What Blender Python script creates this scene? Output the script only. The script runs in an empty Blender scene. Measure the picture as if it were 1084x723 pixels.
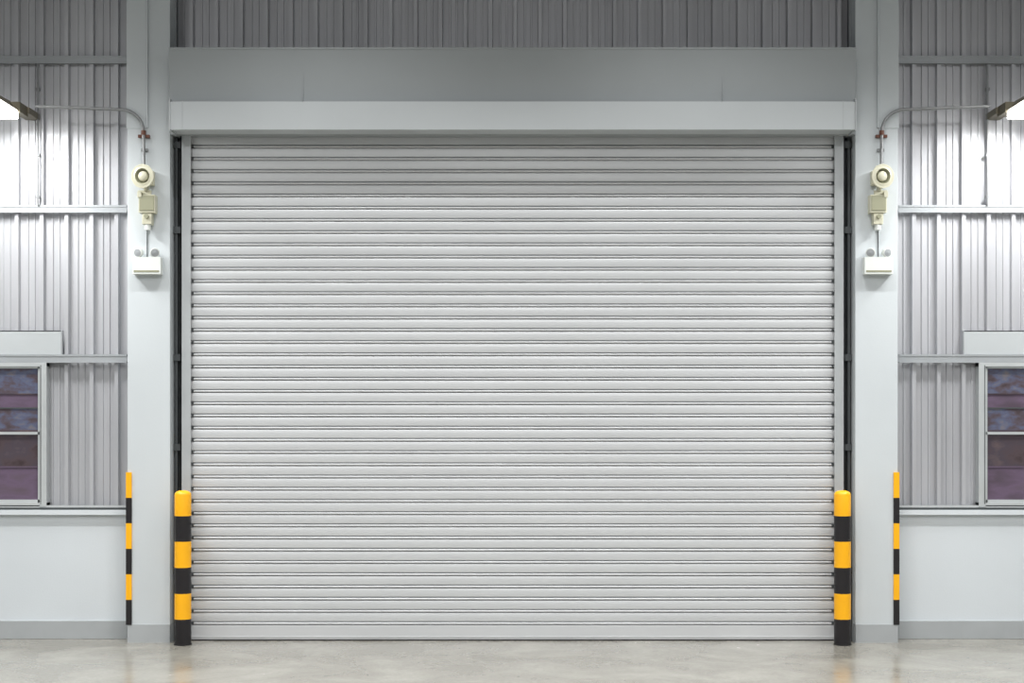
import bpy, bmesh, math, random
from mathutils import Vector, Matrix
random.seed(3)
S=0.0075; D=12.0; HY=450.0; CX=542.7
CH=(678-HY)*S
def X(px,y=0.0): return (px-CX)*S*(D+y)/D
def Z(py,y=0.0): return CH+(HY-py)*S*(D+y)/D
TOP=7.6
# ---------------- materials ----------------
def lin(c):
    return tuple(((v/255)/12.92 if v/255<=0.04045 else ((v/255+0.055)/1.055)**2.4) for v in c)+(1,)
def mat(name,col,rough=0.5,metal=0.0,var=0.04,scale=6.0,bump=0.0,bscale=80,spec=0.5,stretch=None,col2=None,stops=None):
    m=bpy.data.materials.new(name); m.use_nodes=True
    nt=m.node_tree; b=nt.nodes['Principled BSDF']
    c=lin(col)
    tc=nt.nodes.new('ShaderNodeTexCoord'); mp=nt.nodes.new('ShaderNodeMapping')
    nt.links.new(tc.outputs['Object'],mp.inputs['Vector'])
    if stretch: mp.inputs['Scale'].default_value=stretch
    n=nt.nodes.new('ShaderNodeTexNoise'); n.inputs['Scale'].default_value=scale; n.inputs['Detail'].default_value=6
    nt.links.new(mp.outputs['Vector'],n.inputs['Vector'])
    r=nt.nodes.new('ShaderNodeValToRGB')
    r.color_ramp.elements[0].position=0.3; r.color_ramp.elements[1].position=0.7
    if stops:
        r.color_ramp.elements[0].color=lin(stops[0]); r.color_ramp.elements[1].color=lin(stops[-1])
        for i,s_ in enumerate(stops[1:-1]):
            e=r.color_ramp.elements.new(0.3+0.4*(i+1)/(len(stops)-1)); e.color=lin(s_)
    elif col2: c2=lin(col2); r.color_ramp.elements[0].color=c2; r.color_ramp.elements[1].color=c
    else:
        r.color_ramp.elements[0].color=tuple(v*(1-var*2) for v in c[:3])+(1,)
        r.color_ramp.elements[1].color=tuple(min(1,v*(1+var)) for v in c[:3])+(1,)
    nt.links.new(n.outputs['Fac'],r.inputs['Fac']); nt.links.new(r.outputs['Color'],b.inputs['Base Color'])
    b.inputs['Roughness'].default_value=rough; b.inputs['Metallic'].default_value=metal
    b.inputs['Specular IOR Level'].default_value=spec
    if bump>0:
        n2=nt.nodes.new('ShaderNodeTexNoise'); n2.inputs['Scale'].default_value=bscale; n2.inputs['Detail'].default_value=4
        nt.links.new(tc.outputs['Object'],n2.inputs['Vector'])
        bp=nt.nodes.new('ShaderNodeBump'); bp.inputs['Strength'].default_value=bump; bp.inputs['Distance'].default_value=0.01
        nt.links.new(n2.outputs['Fac'],bp.inputs['Height']); nt.links.new(bp.outputs['Normal'],b.inputs['Normal'])
    return m
M_slat=mat('painted_steel_slat',(206,208,210),0.42,0.22,0.02,1.5,stretch=(0.6,1,6))
M_guide=mat('guide_steel',(182,186,188),0.45,0.2,0.03)
M_hood=mat('hood_steel',(160,165,167),0.5,0.1,0.02,1.2)
M_lip=mat('hood_lip_lit_steel',(186,191,193),0.45,0.1,0.02,1.2)  # paler than the hood: light falling on the lip put into its colour
M_clad=mat('cladding_sheet',(187,188,192),0.42,0.3,0.05,1.2,stretch=(3,1,0.5))
M_col=mat('column_paint',(199,205,208),0.55,0,0.015,1.5,bump=0.05)
M_wall=mat('plaster_paint',(209,215,219),0.6,0,0.015,1.2,bump=0.08)
M_base=mat('baseboard_grey',(168,172,174),0.5,0,0.04,4)
M_girt=mat('girt_steel',(166,170,173),0.42,0.2,0.03)
M_dark=mat('dark_steel',(84,88,90),0.5,0.3,0.08)
M_black=mat('black_rubber',(26,23,26),0.45,0,0.1)
M_yel=mat('yellow_paint',(255,182,14),0.4,0,0.03)
M_beige=mat('beige_plastic',(208,206,184),0.4,0,0.02)
M_beige2=mat('beige_inner',(150,150,126),0.5,0,0.02)
M_white=mat('white_plastic',(222,226,222),0.35,0,0.01)
M_pipe=mat('galvanised_conduit',(140,142,143),0.4,0.4,0.06,20)
M_brown=mat('lamp_housing',(112,106,90),0.45,0.4,0.05)
M_red=mat('coupling_brown',(105,66,52),0.5,0.2,0.05)
M_frame=mat('aluminium_frame',(200,204,205),0.35,0.3,0.02)
M_ceil=mat('ceiling_sheet',(120,120,120),0.6,0,0.03)
# floor
def floor_mat():
    m=bpy.data.materials.new('polished_concrete'); m.use_nodes=True; nt=m.node_tree; b=nt.nodes['Principled BSDF']
    tc=nt.nodes.new('ShaderNodeTexCoord')
    n1=nt.nodes.new('ShaderNodeTexNoise'); n1.inputs['Scale'].default_value=1.5; n1.inputs['Detail'].default_value=9; n1.inputs['Roughness'].default_value=0.65; n1.inputs['Distortion'].default_value=.4
    n2=nt.nodes.new('ShaderNodeTexNoise'); n2.inputs['Scale'].default_value=38; n2.inputs['Detail'].default_value=6
    for n in(n1,n2): nt.links.new(tc.outputs['Object'],n.inputs['Vector'])
    r=nt.nodes.new('ShaderNodeValToRGB'); e=r.color_ramp.elements
    e[0].position=0.34; e[0].color=lin((138,134,124)); e[1].position=0.66; e[1].color=lin((163,161,152))
    nt.links.new(n1.outputs['Fac'],r.inputs['Fac'])
    mx=nt.nodes.new('ShaderNodeMixRGB'); mx.blend_type='MULTIPLY'; mx.inputs['Fac'].default_value=0.3
    nt.links.new(r.outputs['Color'],mx.inputs['Color1']); nt.links.new(n2.outputs['Fac'],mx.inputs['Color2'])
    nt.links.new(mx.outputs['Color'],b.inputs['Base Color'])
    mr=nt.nodes.new('ShaderNodeMapRange'); mr.inputs['From Min'].default_value=.3; mr.inputs['From Max'].default_value=.7
    mr.inputs['To Min'].default_value=0.1; mr.inputs['To Max'].default_value=0.28
    nt.links.new(n1.outputs['Fac'],mr.inputs['Value']); nt.links.new(mr.outputs['Result'],b.inputs['Roughness'])
    b.inputs['Specular IOR Level'].default_value=.55
    bp=nt.nodes.new('ShaderNodeBump'); bp.inputs['Strength'].default_value=0.15; bp.inputs['Distance'].default_value=0.004
    n3=nt.nodes.new('ShaderNodeTexNoise'); n3.inputs['Scale'].default_value=14; n3.inputs['Detail'].default_value=6
    nt.links.new(tc.outputs['Object'],n3.inputs['Vector'])
    nt.links.new(n3.outputs['Fac'],bp.inputs['Height']); nt.links.new(bp.outputs['Normal'],b.inputs['Normal'])
    return m
M_floor=floor_mat()
M_glass=mat('painted_reflection_glass',(0,0,0),0.15,0.0,0,3,stretch=(1.4,1,2.2),stops=[(62,52,52),(82,70,74),(78,70,78),(102,88,88)])  # opaque panes: reflections painted into the colour as noise
M_glass2=mat('painted_reflection_glass_blue',(0,0,0),0.15,0.0,0,8,stretch=(1,1,1.8),stops=[(74,64,66),(88,78,86),(92,98,122),(116,110,114)])
M_glass3=mat('painted_reflection_glass_purple',(0,0,0),0.15,0.0,0,3,stretch=(1,1,3),stops=[(88,76,88),(106,90,110),(96,84,94)])
def emis(name,s,col=(1,1,0.97,1)):
    m=bpy.data.materials.new(name); m.use_nodes=True; b=m.node_tree.nodes['Principled BSDF']
    b.inputs['Emission Color'].default_value=col; b.inputs['Emission Strength'].default_value=s; return m
M_led=emis('led_lens',14)

# ---------------- mesh builder ----------------
class B:
    def __init__(s,sx=1): s.v=[];s.f=[];s.m=[];s.sm=[];s.mats=[];s.sx=sx
    def mi(s,m):
        if m not in s.mats: s.mats.append(m)
        return s.mats.index(m)
    def add(s,vs,fs,m,smooth=False):
        o=len(s.v); s.v+= [(a*s.sx,b,c) for a,b,c in vs]
        for f in fs:
            s.f.append([i+o for i in f]); s.m.append(s.mi(m)); s.sm.append(smooth)
    def box(s,x0,x1,y0,y1,z0,z1,m,rot=None):
        x0,x1=sorted((x0,x1));y0,y1=sorted((y0,y1));z0,z1=sorted((z0,z1))
        vs=[(x0,y0,z0),(x1,y0,z0),(x1,y1,z0),(x0,y1,z0),(x0,y0,z1),(x1,y0,z1),(x1,y1,z1),(x0,y1,z1)]
        if rot:
            c=Vector(((x0+x1)/2,(y0+y1)/2,(z0+z1)/2)); vs=[tuple(rot@(Vector(v)-c)+c) for v in vs]
        s.add(vs,[(0,3,2,1),(4,5,6,7),(0,1,5,4),(1,2,6,5),(2,3,7,6),(3,0,4,7)],m)
    def lathe(s,c,axis,prof,m,n=32,smooth=True,caps=True):
        axis=Vector(axis).normalized(); q=axis.to_track_quat('Z','Y')
        vs=[];fs=[]
        for r,h in prof:
            for i in range(n):
                a=2*math.pi*(i+.5)/n; p=q@Vector((r*math.cos(a),r*math.sin(a),h))+Vector(c); vs.append(tuple(p))
        for j in range(len(prof)-1):
            for i in range(n):
                k=(i+1)%n; fs.append((j*n+i,j*n+k,(j+1)*n+k,(j+1)*n+i))
        s.add(vs,fs,m,smooth)
        if caps:
            s.add(vs[:n],[tuple(range(n))],m); s.add(vs[-n:],[tuple(range(n))],m)
    def cyl(s,c,axis,r,h,m,n=24): s.lathe(c,axis,[(r,0),(r,h)],m,n)
    def tube(s,pts,r,m,n=12):
        pts=[Vector(p) for p in pts]; vs=[];fs=[]
        for i,p in enumerate(pts):
            t=(pts[min(i+1,len(pts)-1)]-pts[max(i-1,0)]).normalized()
            u=t.cross(Vector((0,1,0)));
            if u.length<0.1: u=t.cross(Vector((1,0,0)))
            u.normalize(); w=t.cross(u)
            for k in range(n):
                a=2*math.pi*k/n; vs.append(tuple(p+u*r*math.cos(a)+w*r*math.sin(a)))
        for j in range(len(pts)-1):
            for i in range(n):
                k=(i+1)%n; fs.append((j*n+i,j*n+k,(j+1)*n+k,(j+1)*n+i))
        s.add(vs,fs,m,True); s.add(vs[:n],[tuple(range(n))],m); s.add(vs[-n:],[tuple(range(n))],m)
    def extrude_x(s,prof,x0,x1,m,closed=False):   # prof of (y,z)
        n=len(prof); vs=[(x0,y,z) for y,z in prof]+[(x1,y,z) for y,z in prof]
        fs=[(i,(i+1)%n,n+(i+1)%n,n+i) for i in range(n if closed else n-1)]
        s.add(vs,fs,m)
        if closed: s.add(vs,[tuple(range(n)),tuple(range(n,2*n))],m)
    def extrude_z(s,prof,z0,z1,m):   # prof of (x,y)
        n=len(prof); vs=[(x,y,z0) for x,y in prof]+[(x,y,z1) for x,y in prof]
        s.add(vs,[(i,i+1,n+i+1,n+i) for i in range(n-1)],m)
    def done(s,name,bevel=0,recalc=True):
        me=bpy.data.meshes.new(name); me.from_pydata(s.v,[],s.f)
        for m in s.mats: me.materials.append(m)
        for p,a,b in zip(me.polygons,s.m,s.sm): p.material_index=a; p.use_smooth=b
        me.update()
        if recalc:
            bm=bmesh.new(); bm.from_mesh(me); bmesh.ops.recalc_face_normals(bm,faces=bm.faces); bm.to_mesh(me); bm.free()
        o=bpy.data.objects.new(name,me); bpy.context.scene.collection.objects.link(o)
        if bevel:
            md=o.modifiers.new('b','BEVEL'); md.width=bevel; md.segments=2; md.limit_method='ANGLE'; md.angle_limit=0.9
        return o

# ---------------- room ----------------
b=B(); b.box(-9,9,-16,0.6,-0.1,0,M_floor); b.done('floor')
b=B(); b.box(-9,9,-16,0.6,TOP,TOP+0.1,M_ceil); b.done('ceiling')

YC=0.17  # cladding pan depth
def corr(b,x0,x1,z0,z1):
    pitch=0.2
    k=math.floor(x0/pitch)-1
    seq=[(0,0),(0.005,-0.046),(0.035,-0.046),(0.040,0),(0.088,0),(0.091,-0.011),(0.103,-0.011),(0.106,0),(0.142,0),(0.145,-0.011),(0.157,-0.011),(0.160,0)]
    pts=[]
    while k*pitch<x1+pitch:
        for dx,dy in seq: pts.append((k*pitch+dx,YC+dy))
        k+=1
    def yat(x):
        for (a,ya),(c,yc) in zip(pts,pts[1:]):
            if a<=x<=c: return ya+(yc-ya)*(x-a)/max(1e-6,c-a)
        return YC
    prof=[(x0,yat(x0))]+[p for p in pts if x0<p[0]<x1]+[(x1,yat(x1))]
    b.extrude_z(prof,z0,z1,M_clad)
WINL,WINR=X(-130,.1),X(50,.1); WT,WB=Z(384,.1),Z(536,.1)
b=B()
for sx in(-1,1):
    def seg(a,c,z0,z1):
        lo,hi=sorted((a*(-sx),c*(-sx))) ; corr(b,lo,hi,z0,z1)
    seg(-9,X(140),WT,TOP)
    seg(WINR-0.005,X(140),WB-0.05,WT)
    seg(-9,WINL,WB-0.05,WT)
corr(b,X(178),X(907),Z(60),TOP)
# outer skin behind
b.box(-9,X(150),YC+0.06,YC+0.1,WT,TOP,M_clad); b.box(X(935),9,YC+0.06,YC+0.1,WT,TOP,M_clad)
for sx in(1,-1):
    b.sx=sx
    b.box(-9,X(160),0.1,0.5,0,Z(545,.1),M_wall)
b.done('wall_back',recalc=False)
for sx in(1,-1):
    b=B(sx); b.box(-9,X(134.6,.085),0.08,0.11,0,Z(657,.085),M_base); b.done('baseboard_'+('left' if sx==1 else 'right'),0.003)
for sx,n in((1,'left'),(-1,'right')):
    b=B(sx); b.box(-9.15,-9,-16,0.6,0,TOP,M_wall); b.done('wall_'+n)
n=1
for sx in(1,-1):
    for (p0,p1,yy) in((59,67,.1),(217,225,.1),(375,384,.085)):
        b=B(sx)
        x1=X(134,yy)
        b.box(-9,x1,yy,YC-.048,Z(p0,yy),Z(p0+2.2,yy),M_girt)
        b.box(-9,x1,yy+0.004,yy+0.012,Z(p0+1,yy),Z(p1,yy),M_girt)
        b.box(-9,x1,yy,YC-.048,Z(p1-1.2,yy),Z(p1,yy),M_girt)
        b.done('trim_%d'%n); n+=1
    b=B(sx); b.box(-9,X(134,.06),0.06,YC+.05,Z(540,.06),Z(545,.06),M_wall); b.box(-9,X(134,.09),0.09,0.12,Z(535,.09),Z(540.2,.09),M_dark)
    b.box(-9,X(134,.08),0.085,0.1,Z(535,.08),Z(537.3,.08),M_frame)
    b.done('trim_%d'%n); n+=1
    b=B(sx); b.box(X(-150,.1),X(66,.1),0.095,0.105,Z(350,.1),Z(375,.1),M_lip)
    b.box(X(64.8,.095),X(66,.095),0.09,YC-.048,Z(350,.095),Z(375,.095),M_girt)
    b.box(X(-150,.1),X(66,.1),0.095,YC-.048,Z(350,.1),Z(351,.1),M_girt)
    b.done('trim_%d'%n); n+=1
    b=B(sx); b.tube([(X(40,.085),.088,Z(217,.085)),(X(40,.085),.088,Z(67,.085))],0.008,M_pipe)
    for py in(90,160,205): b.box(X(38,.1),X(42,.1),0.085,.124,Z(py),Z(py+3),M_pipe)
    b.done('conduit_drop')

# ---------------- windows ----------------
for i,sx in enumerate((1,-1)):
    b=B(sx); y=0.1
    b.box(WINL,WINR,.085,.2,WT,WT-0.03,M_frame)
    b.box(WINL,WINR,.085,.2,WB,WB+0.03,M_frame)
    b.box(WINR-0.055,WINR,.08,.2,WB,WT,M_frame); b.box(WINL,WINL+.055,.08,.2,WB,WT,M_frame)
    b.box(X(43.5,.1),X(44.3,.1),0.077,0.08,WB+.02,WT-.02,M_dark)
    xm=X(-46,.1); b.box(xm-.03,xm+.03,.085,.2,WB,WT,M_frame)
    for (a,c) in((WINL+.05,xm),(xm,WINR-.055)):
        b.box(a,c,.1,.13,Z(390,.1),WT-.02,M_frame); b.box(a,c,.1,.13,WB,Z(529,.1),M_frame)
        b.box(a,c,.1,.13,Z(457.2,.1),Z(460,.1),M_frame)
        b.box(c-.02,c,.1,.13,WB,WT,M_frame)
        z=[WT-.02,Z(417,.12),Z(432,.12),Z(455,.12),Z(494,.12),WB+.02]
        for k in range(5): b.box(a,c,.12,.126,z[k],z[k+1],[M_glass2,M_glass3,M_glass2,M_glass,M_glass3][k])  # stacked colour bands imitate reflections in the pane
        b.box(a,c,.112,.12,Z(431.4,.12),Z(432.6,.12),M_dark)
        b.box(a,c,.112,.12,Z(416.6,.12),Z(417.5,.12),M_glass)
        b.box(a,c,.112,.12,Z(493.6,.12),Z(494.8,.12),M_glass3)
    b.done('window_%d'%(i+1))

# ---------------- columns ----------------
YF=-0.12
for sx in(1,-1):
    b=B(sx)
    b.box(X(135,YF),X(180,YF),YF,0.3,0,TOP,M_col)
    b.box(X(134,YF),X(156,YF),YF-0.006,YF,Z(136,YF),TOP,M_col)
    b.box(X(155.5,YF),X(157,YF),YF-0.022,YF,Z(136,YF),TOP,M_col)
    b.done('column',0.004)
    b=B(sx); b.box(X(135,YF),X(180.5,YF),YF-0.008,YF+0.001,0,Z(661,YF),M_base)
    b.box(X(180,YF),X(180.6,YF),YF-0.008,0.04,0,Z(661,YF),M_base)
    b.done('trim_%d'%n); n+=1
    b=B(sx)
    ys=[500,527,554,581,608,635,661.5]; yy=YF-0.012
    for k in range(6):
        m=M_yel if k%2==0 else M_black
        b.box(X(133.2,yy),X(139.2,yy),yy,YF,Z(ys[k],yy),Z(ys[k+1],yy),m)
        b.box(X(133.2,yy),X(135,YF),YF,YF+.06,Z(ys[k],yy),Z(ys[k+1],yy),m)
    b.done('corner_guard')
    r=0.0645; cy=-0.235; cx=X(193.6,cy); b=B(sx)
    ys=[519,546,573,600.5,628,655]
    zs=[Z(v,cy) for v in ys]+[0]
    for k in range(6):
        m=M_yel if k%2==0 else M_black
        if k==0:
            prof=[(r,zs[1])]+[(r,zs[0]-.035)]+[(r*math.cos(t)**.8 if t<1.5 else .001,zs[0]-.035+.035*math.sin(t)) for t in [.3,.6,.9,1.2,1.4,1.5707]]
            b.lathe((cx,cy,0),(0,0,1),prof,m,40)
        else: b.cyl((cx,cy,zs[k+1]),(0,0,1),r,zs[k]-zs[k+1],m,40)
    b.cyl((cx,cy,0),(0,0,1),r+.004,.012,M_black,40)
    b.done('bollard')

# ---------------- roller shutter door ----------------
hy=-.30; hl=-.35
ZH=Z(136,hl)      # underside of hood
XC=X(180,YF)+.001 # inner face of column
b=B()
p=(Z(150)-Z(150+12.93))
prof=[]; z=Z(661.5)
shape=[(.010,0),(.010,.004),(-.007,.0055),(-.0115,.010),(-.0125,.0135),(-.0115,.017),(-.007,.0205),(.012,.0215),(.012,.0285),(-.0055,.0295),(-.0070,.036),(-.0080,.054),(-.0080,.074),(-.0065,.088),(-.004,.096)]
while z<ZH:
    for y,dz in shape:
        if z+dz*p/0.097<ZH: prof.append((y,z+dz*p/0.097))
    z+=p
b.extrude_x(prof,X(200),X(885),M_slat)
z=Z(661.5)
while z<ZH-.03:
    for s_ in(X(204.2),X(881.2)): b.box(s_-.009,s_+.009,-.0135,.0,z+.004,z+.024,M_dark)
    z+=p
b.box(X(200),X(885),-.012,.02,Z(676.6),Z(661.5),M_slat)
b.box(X(200),X(885),-.016,.02,Z(674.5),Z(673.4),M_slat)
b.box(X(203),X(882),-.010,.02,0,Z(676.4),M_black)
for sx in(1,-1):
    b.sx=sx
    b.box(X(192.5),X(203),-.045,-.03,0,ZH,M_guide)
    b.box(X(192.5),X(193.6),-.045,.05,0,ZH,M_guide)
    b.box(X(192.5),X(203),.03,.05,0,ZH,M_guide)
    b.box(X(201.6),X(203.2),-.05,-.03,0,ZH,M_guide)
    b.box(X(193.6),X(200),-.03,.03,0,ZH,M_dark)
    b.box(XC,X(192.5),.05,.14,0,ZH,M_dark)
    b.box(X(185.2),X(188),.0,.05,0,ZH,M_dark)
    for py in(150,240,375,470,600): b.box(XC,X(192.5),-.01,.05,Z(py),Z(py+7),M_dark)
b.sx=1
b.done('door_1')
# hood
b=B()
b.extrude_x([(-.121,Z(50,hy)),(hy,Z(50,hy)),(hy,Z(52,hy)),(hy+.005,Z(52.5,hy)),(hy+.04,Z(106,hl)),(-.121,Z(106,hl))],X(178.5,hy),X(906.5,hy),M_hood,True)
b.extrude_x([(-.121,Z(105,hl)),(hy+.04,Z(105,hl)),(hl,Z(107.5,hl)),(hl,Z(137,hl)),(hl+.01,Z(137.5,hl)),(hl+.01,ZH),(-.121,ZH)],X(180,hl),X(905,hl),M_lip,True)
b.box(XC,-XC,-.121,.12,ZH,Z(50,hy),M_hood)
for px in(320,765): b.box(X(px,hy),X(px+.5,hy),hy+.02,hy+.06,Z(52,hy),Z(105,hl),M_girt)
for sx in(1,-1):
    b.sx=sx
    b.box(X(179,hl),X(180.2,hl),hl-.01,-.125,Z(104,hl),Z(138,hl),M_guide)
    b.box(X(192.5,hl),X(193.2,hl),hl-.003,hl+.01,Z(107,hl),Z(137,hl),M_guide)
    b.sx=1
b.box(XC,-XC,-.03,.12,Z(50,hy),Z(50,hy)+.02,M_dark)
b.done('shutter_hood')
for sx in(1,-1):
    b=B(sx); b.box(XC,X(185),.03,.12,Z(50,hy)+.021,TOP,M_dark); b.box(X(183.5),X(186),.02,.04,Z(50,hy)+.021,TOP,M_girt); b.done('trim_%d'%n); n+=1

# ---------------- wall fittings ----------------
for sx in(1,-1):
    b=B(sx); y=YF-.03; pts=[(X(38,y),y,Z(112.5,y)),(X(90,y),y,Z(114.5,y)),(X(128,y),y,Z(116,y))]
    for t in range(1,9):
        a=math.pi/2*t/8; pts.append((X(128+24*math.sin(a),y),y,Z(140-24*math.cos(a),y)))
    pts+= [(X(152.3,y),y,Z(160,y)),(X(152.5,y),y,Z(176,y))]
    b.tube(pts,.0125,M_pipe)
    b.cyl((X(152,y),y,Z(143,y)),(0,0,1),.019,.035,M_red,16)
    b.box(X(146,y),X(158,y),YF-.03,YF,Z(142.5,y),Z(145.5,y),M_red)
    b.box(X(149,y),X(156,y),YF-.02,YF,Z(157,y),Z(160,y),M_pipe)
    b.cyl((X(137,y),YF,Z(118,y)),(0,-1,0),.012,.03,M_pipe,12)
    b.done('conduit_pipe')
    # siren speaker
    b=B(sx); cx,cz=X(152.5,-.25),Z(186.5,-.25); R=.096
    b.box(cx-.035,cx+.055,YF-.05,YF,cz-.055,cz+.055,M_beige)
    ax=(-.22,-1,-.06); C=(cx+.012,YF-.05,cz+.004)
    b.lathe(C,ax,[(.03,0),(.035,.02),(.05,.04),(.075,.07),(.088,.085),(R,.088),(R,.099),(R-.005,.102),(R-.012,.102)],M_beige,10,False,caps=False)
    b.lathe(C,ax,[(R-.003,.1005),(.070,.1005),(.066,.104),(.060,.104)],M_beige,40,caps=False)
    b.lathe(C,ax,[(.060,.104),(.054,.09),(.045,.07),(.03,.055)],M_beige2,40,caps=False)
    b.lathe(C,ax,[(.03,.04),(.040,.06),(.040,.09),(.034,.1),(.022,.106),(.002,.108)],M_beige,32)
    b.box(cx-.065,cx+.04,YF-.07,YF-.05,cz-.135,cz-.1,M_beige); b.box(cx-.012,cx+.012,YF-.09,YF-.02,cz-.11,cz-.06,M_beige)
    yy=YF-.09
    b.box(X(146.5,yy),X(164,yy),yy,YF,Z(206,yy),Z(225,yy),M_beige)
    b.box(X(147.5,yy),X(163,yy),yy-.006,yy,Z(207,yy),Z(223,yy),M_beige2)
    b.box(X(145.5,yy),X(150,yy),yy-.01,YF,Z(203,yy),Z(209,yy),M_beige)
    b.box(X(150,yy),X(160,yy),yy+.01,YF,Z(225,yy),Z(237,yy),M_beige)
    b.cyl((X(155,yy),YF-.05,Z(243,yy)),(0,0,1),.026,.05,M_white,20)
    b.cyl((X(155,yy),YF-.05,Z(229,yy)),(0,-1,0),.017,.055,M_beige2,16)
    b.done('siren_speaker',.003)
    # emergency twin light
    b=B(sx); yy=YF-.075
    b.box(X(140,yy),X(170,yy),yy,YF,Z(272,yy),Z(290,yy),M_white)
    b.box(X(141.5,yy),X(168.5,yy),yy-.003,yy,Z(286,yy),Z(288,yy),M_beige2)
    for px,axx in((147,-.35),(162.5,.35)):
        c=Vector((X(px,yy),YF-.045,Z(267,yy)))
        b.cyl((c.x,c.y,Z(272.5,yy)),(0,0,1),.008,.03,M_white,12)
        d=Vector((axx,-1,-.15)).normalized()
        b.lathe(tuple(c-d*.03),tuple(d),[(.012,0),(.028,.012),(.036,.04),(.038,.06),(.034,.062)],M_white,24)
        b.lathe(tuple(c+d*.0335),tuple(d),[(.030,0),(.012,.002),(.004,.004)],M_girt,24)
    b.tube([(X(156,YF),YF-.006,Z(272,YF)),(X(156,YF),YF-.006,Z(240,YF))],.004,M_dark,8)
    b.done('emergency_light',.003)
    # flood light perpendicular to wall
    b=B(sx)
    cx=X(11,-.1); zc=Z(116,-.1)
    xa,xb=cx-.19,cx+.13
    b.box(X(22),X(37),-.14,.12,zc-.04,zc+.01,M_brown)
    b.box(xb-.10,xb+.01,-.3,-.1,zc-.06,zc+.02,M_brown)
    y0,y1=-.26,-1.15
    vs=[(xa,y0,zc-.05),(xb,y0,zc-.05),(xb-.08,y0,zc+.035),(xa+.06,y0,zc+.035),(xa,y1,zc-.05),(xb,y1,zc-.05),(xb-.09,y1,zc+.01),(xa+.06,y1,zc+.01)]
    b.add(vs,[(0,1,2,3),(7,6,5,4),(0,4,5,1),(1,5,6,2),(2,6,7,3),(3,7,4,0)],M_brown)
    b.box(xa+.01,xb-.01,y0-.02,y1+.02,zc-.11,zc-.05,M_led)
    for k in range(6): b.box(xa+.08,xb-.1,y0-.1-k*.12,y0-.11-k*.12,zc+.01,zc+.045,M_brown)
    b.done('flood_light',.003)
    l=bpy.data.lights.new('flood_led','AREA'); l.shape='RECTANGLE'; l.size=.26; l.size_y=.75; l.energy=46; l.color=(1,1,.995)
    o=bpy.data.objects.new('flood_led',l); bpy.context.scene.collection.objects.link(o); o.location=(sx*cx-sx*.03,-.72,zc-.115)

# ---------------- unseen overhead lights ----------------
def bay(x,y,LZ,e,spread=180):
    b=B(); b.box(x-.62,x+.62,y-.16,y+.16,LZ+.02,LZ+.12,M_white); b.cyl((x-.4,y,LZ+.11),(0,0,1),.01,TOP-LZ-.11,M_pipe,8); b.cyl((x+.4,y,LZ+.11),(0,0,1),.01,TOP-LZ-.11,M_pipe,8)
    b.done('unseen_bay_light')
    l=bpy.data.lights.new('bay','AREA'); l.shape='RECTANGLE'; l.size=1.2; l.size_y=.3; l.energy=e; l.color=(1,.997,.99); l.spread=math.radians(spread)
    o=bpy.data.objects.new('unseen_bay_lamp',l); bpy.context.scene.collection.objects.link(o); o.location=(x,y,LZ)
for x in(-4.4,-1.5,1.5,4.4):
    bay(x,-2.3,6.6,74,97)  # front row added to grade the light at the door top
for x in(-4.6,0,4.6):
    bay(x,-5.6,6.1,80,145); bay(x,-9,6.1,240)
w=bpy.data.worlds.new('world'); bpy.context.scene.world=w; w.use_nodes=True
w.node_tree.nodes['Background'].inputs[0].default_value=(.94,.965,1,1); w.node_tree.nodes['Background'].inputs[1].default_value=.2
# ---------------- camera ----------------
cd=bpy.data.cameras.new('camera'); cam=bpy.data.objects.new('camera',cd); bpy.context.scene.collection.objects.link(cam)
cam.location=(0,-D,CH); cam.rotation_euler=(math.radians(90),0,0)
cd.sensor_width=36; cd.lens=36*D/(1084*S); cd.shift_y=(HY-361.5)/1084; cd.shift_x=-(CX-542)/1084
bpy.context.scene.camera=cam
bpy.context.scene.view_settings.view_transform='Standard'
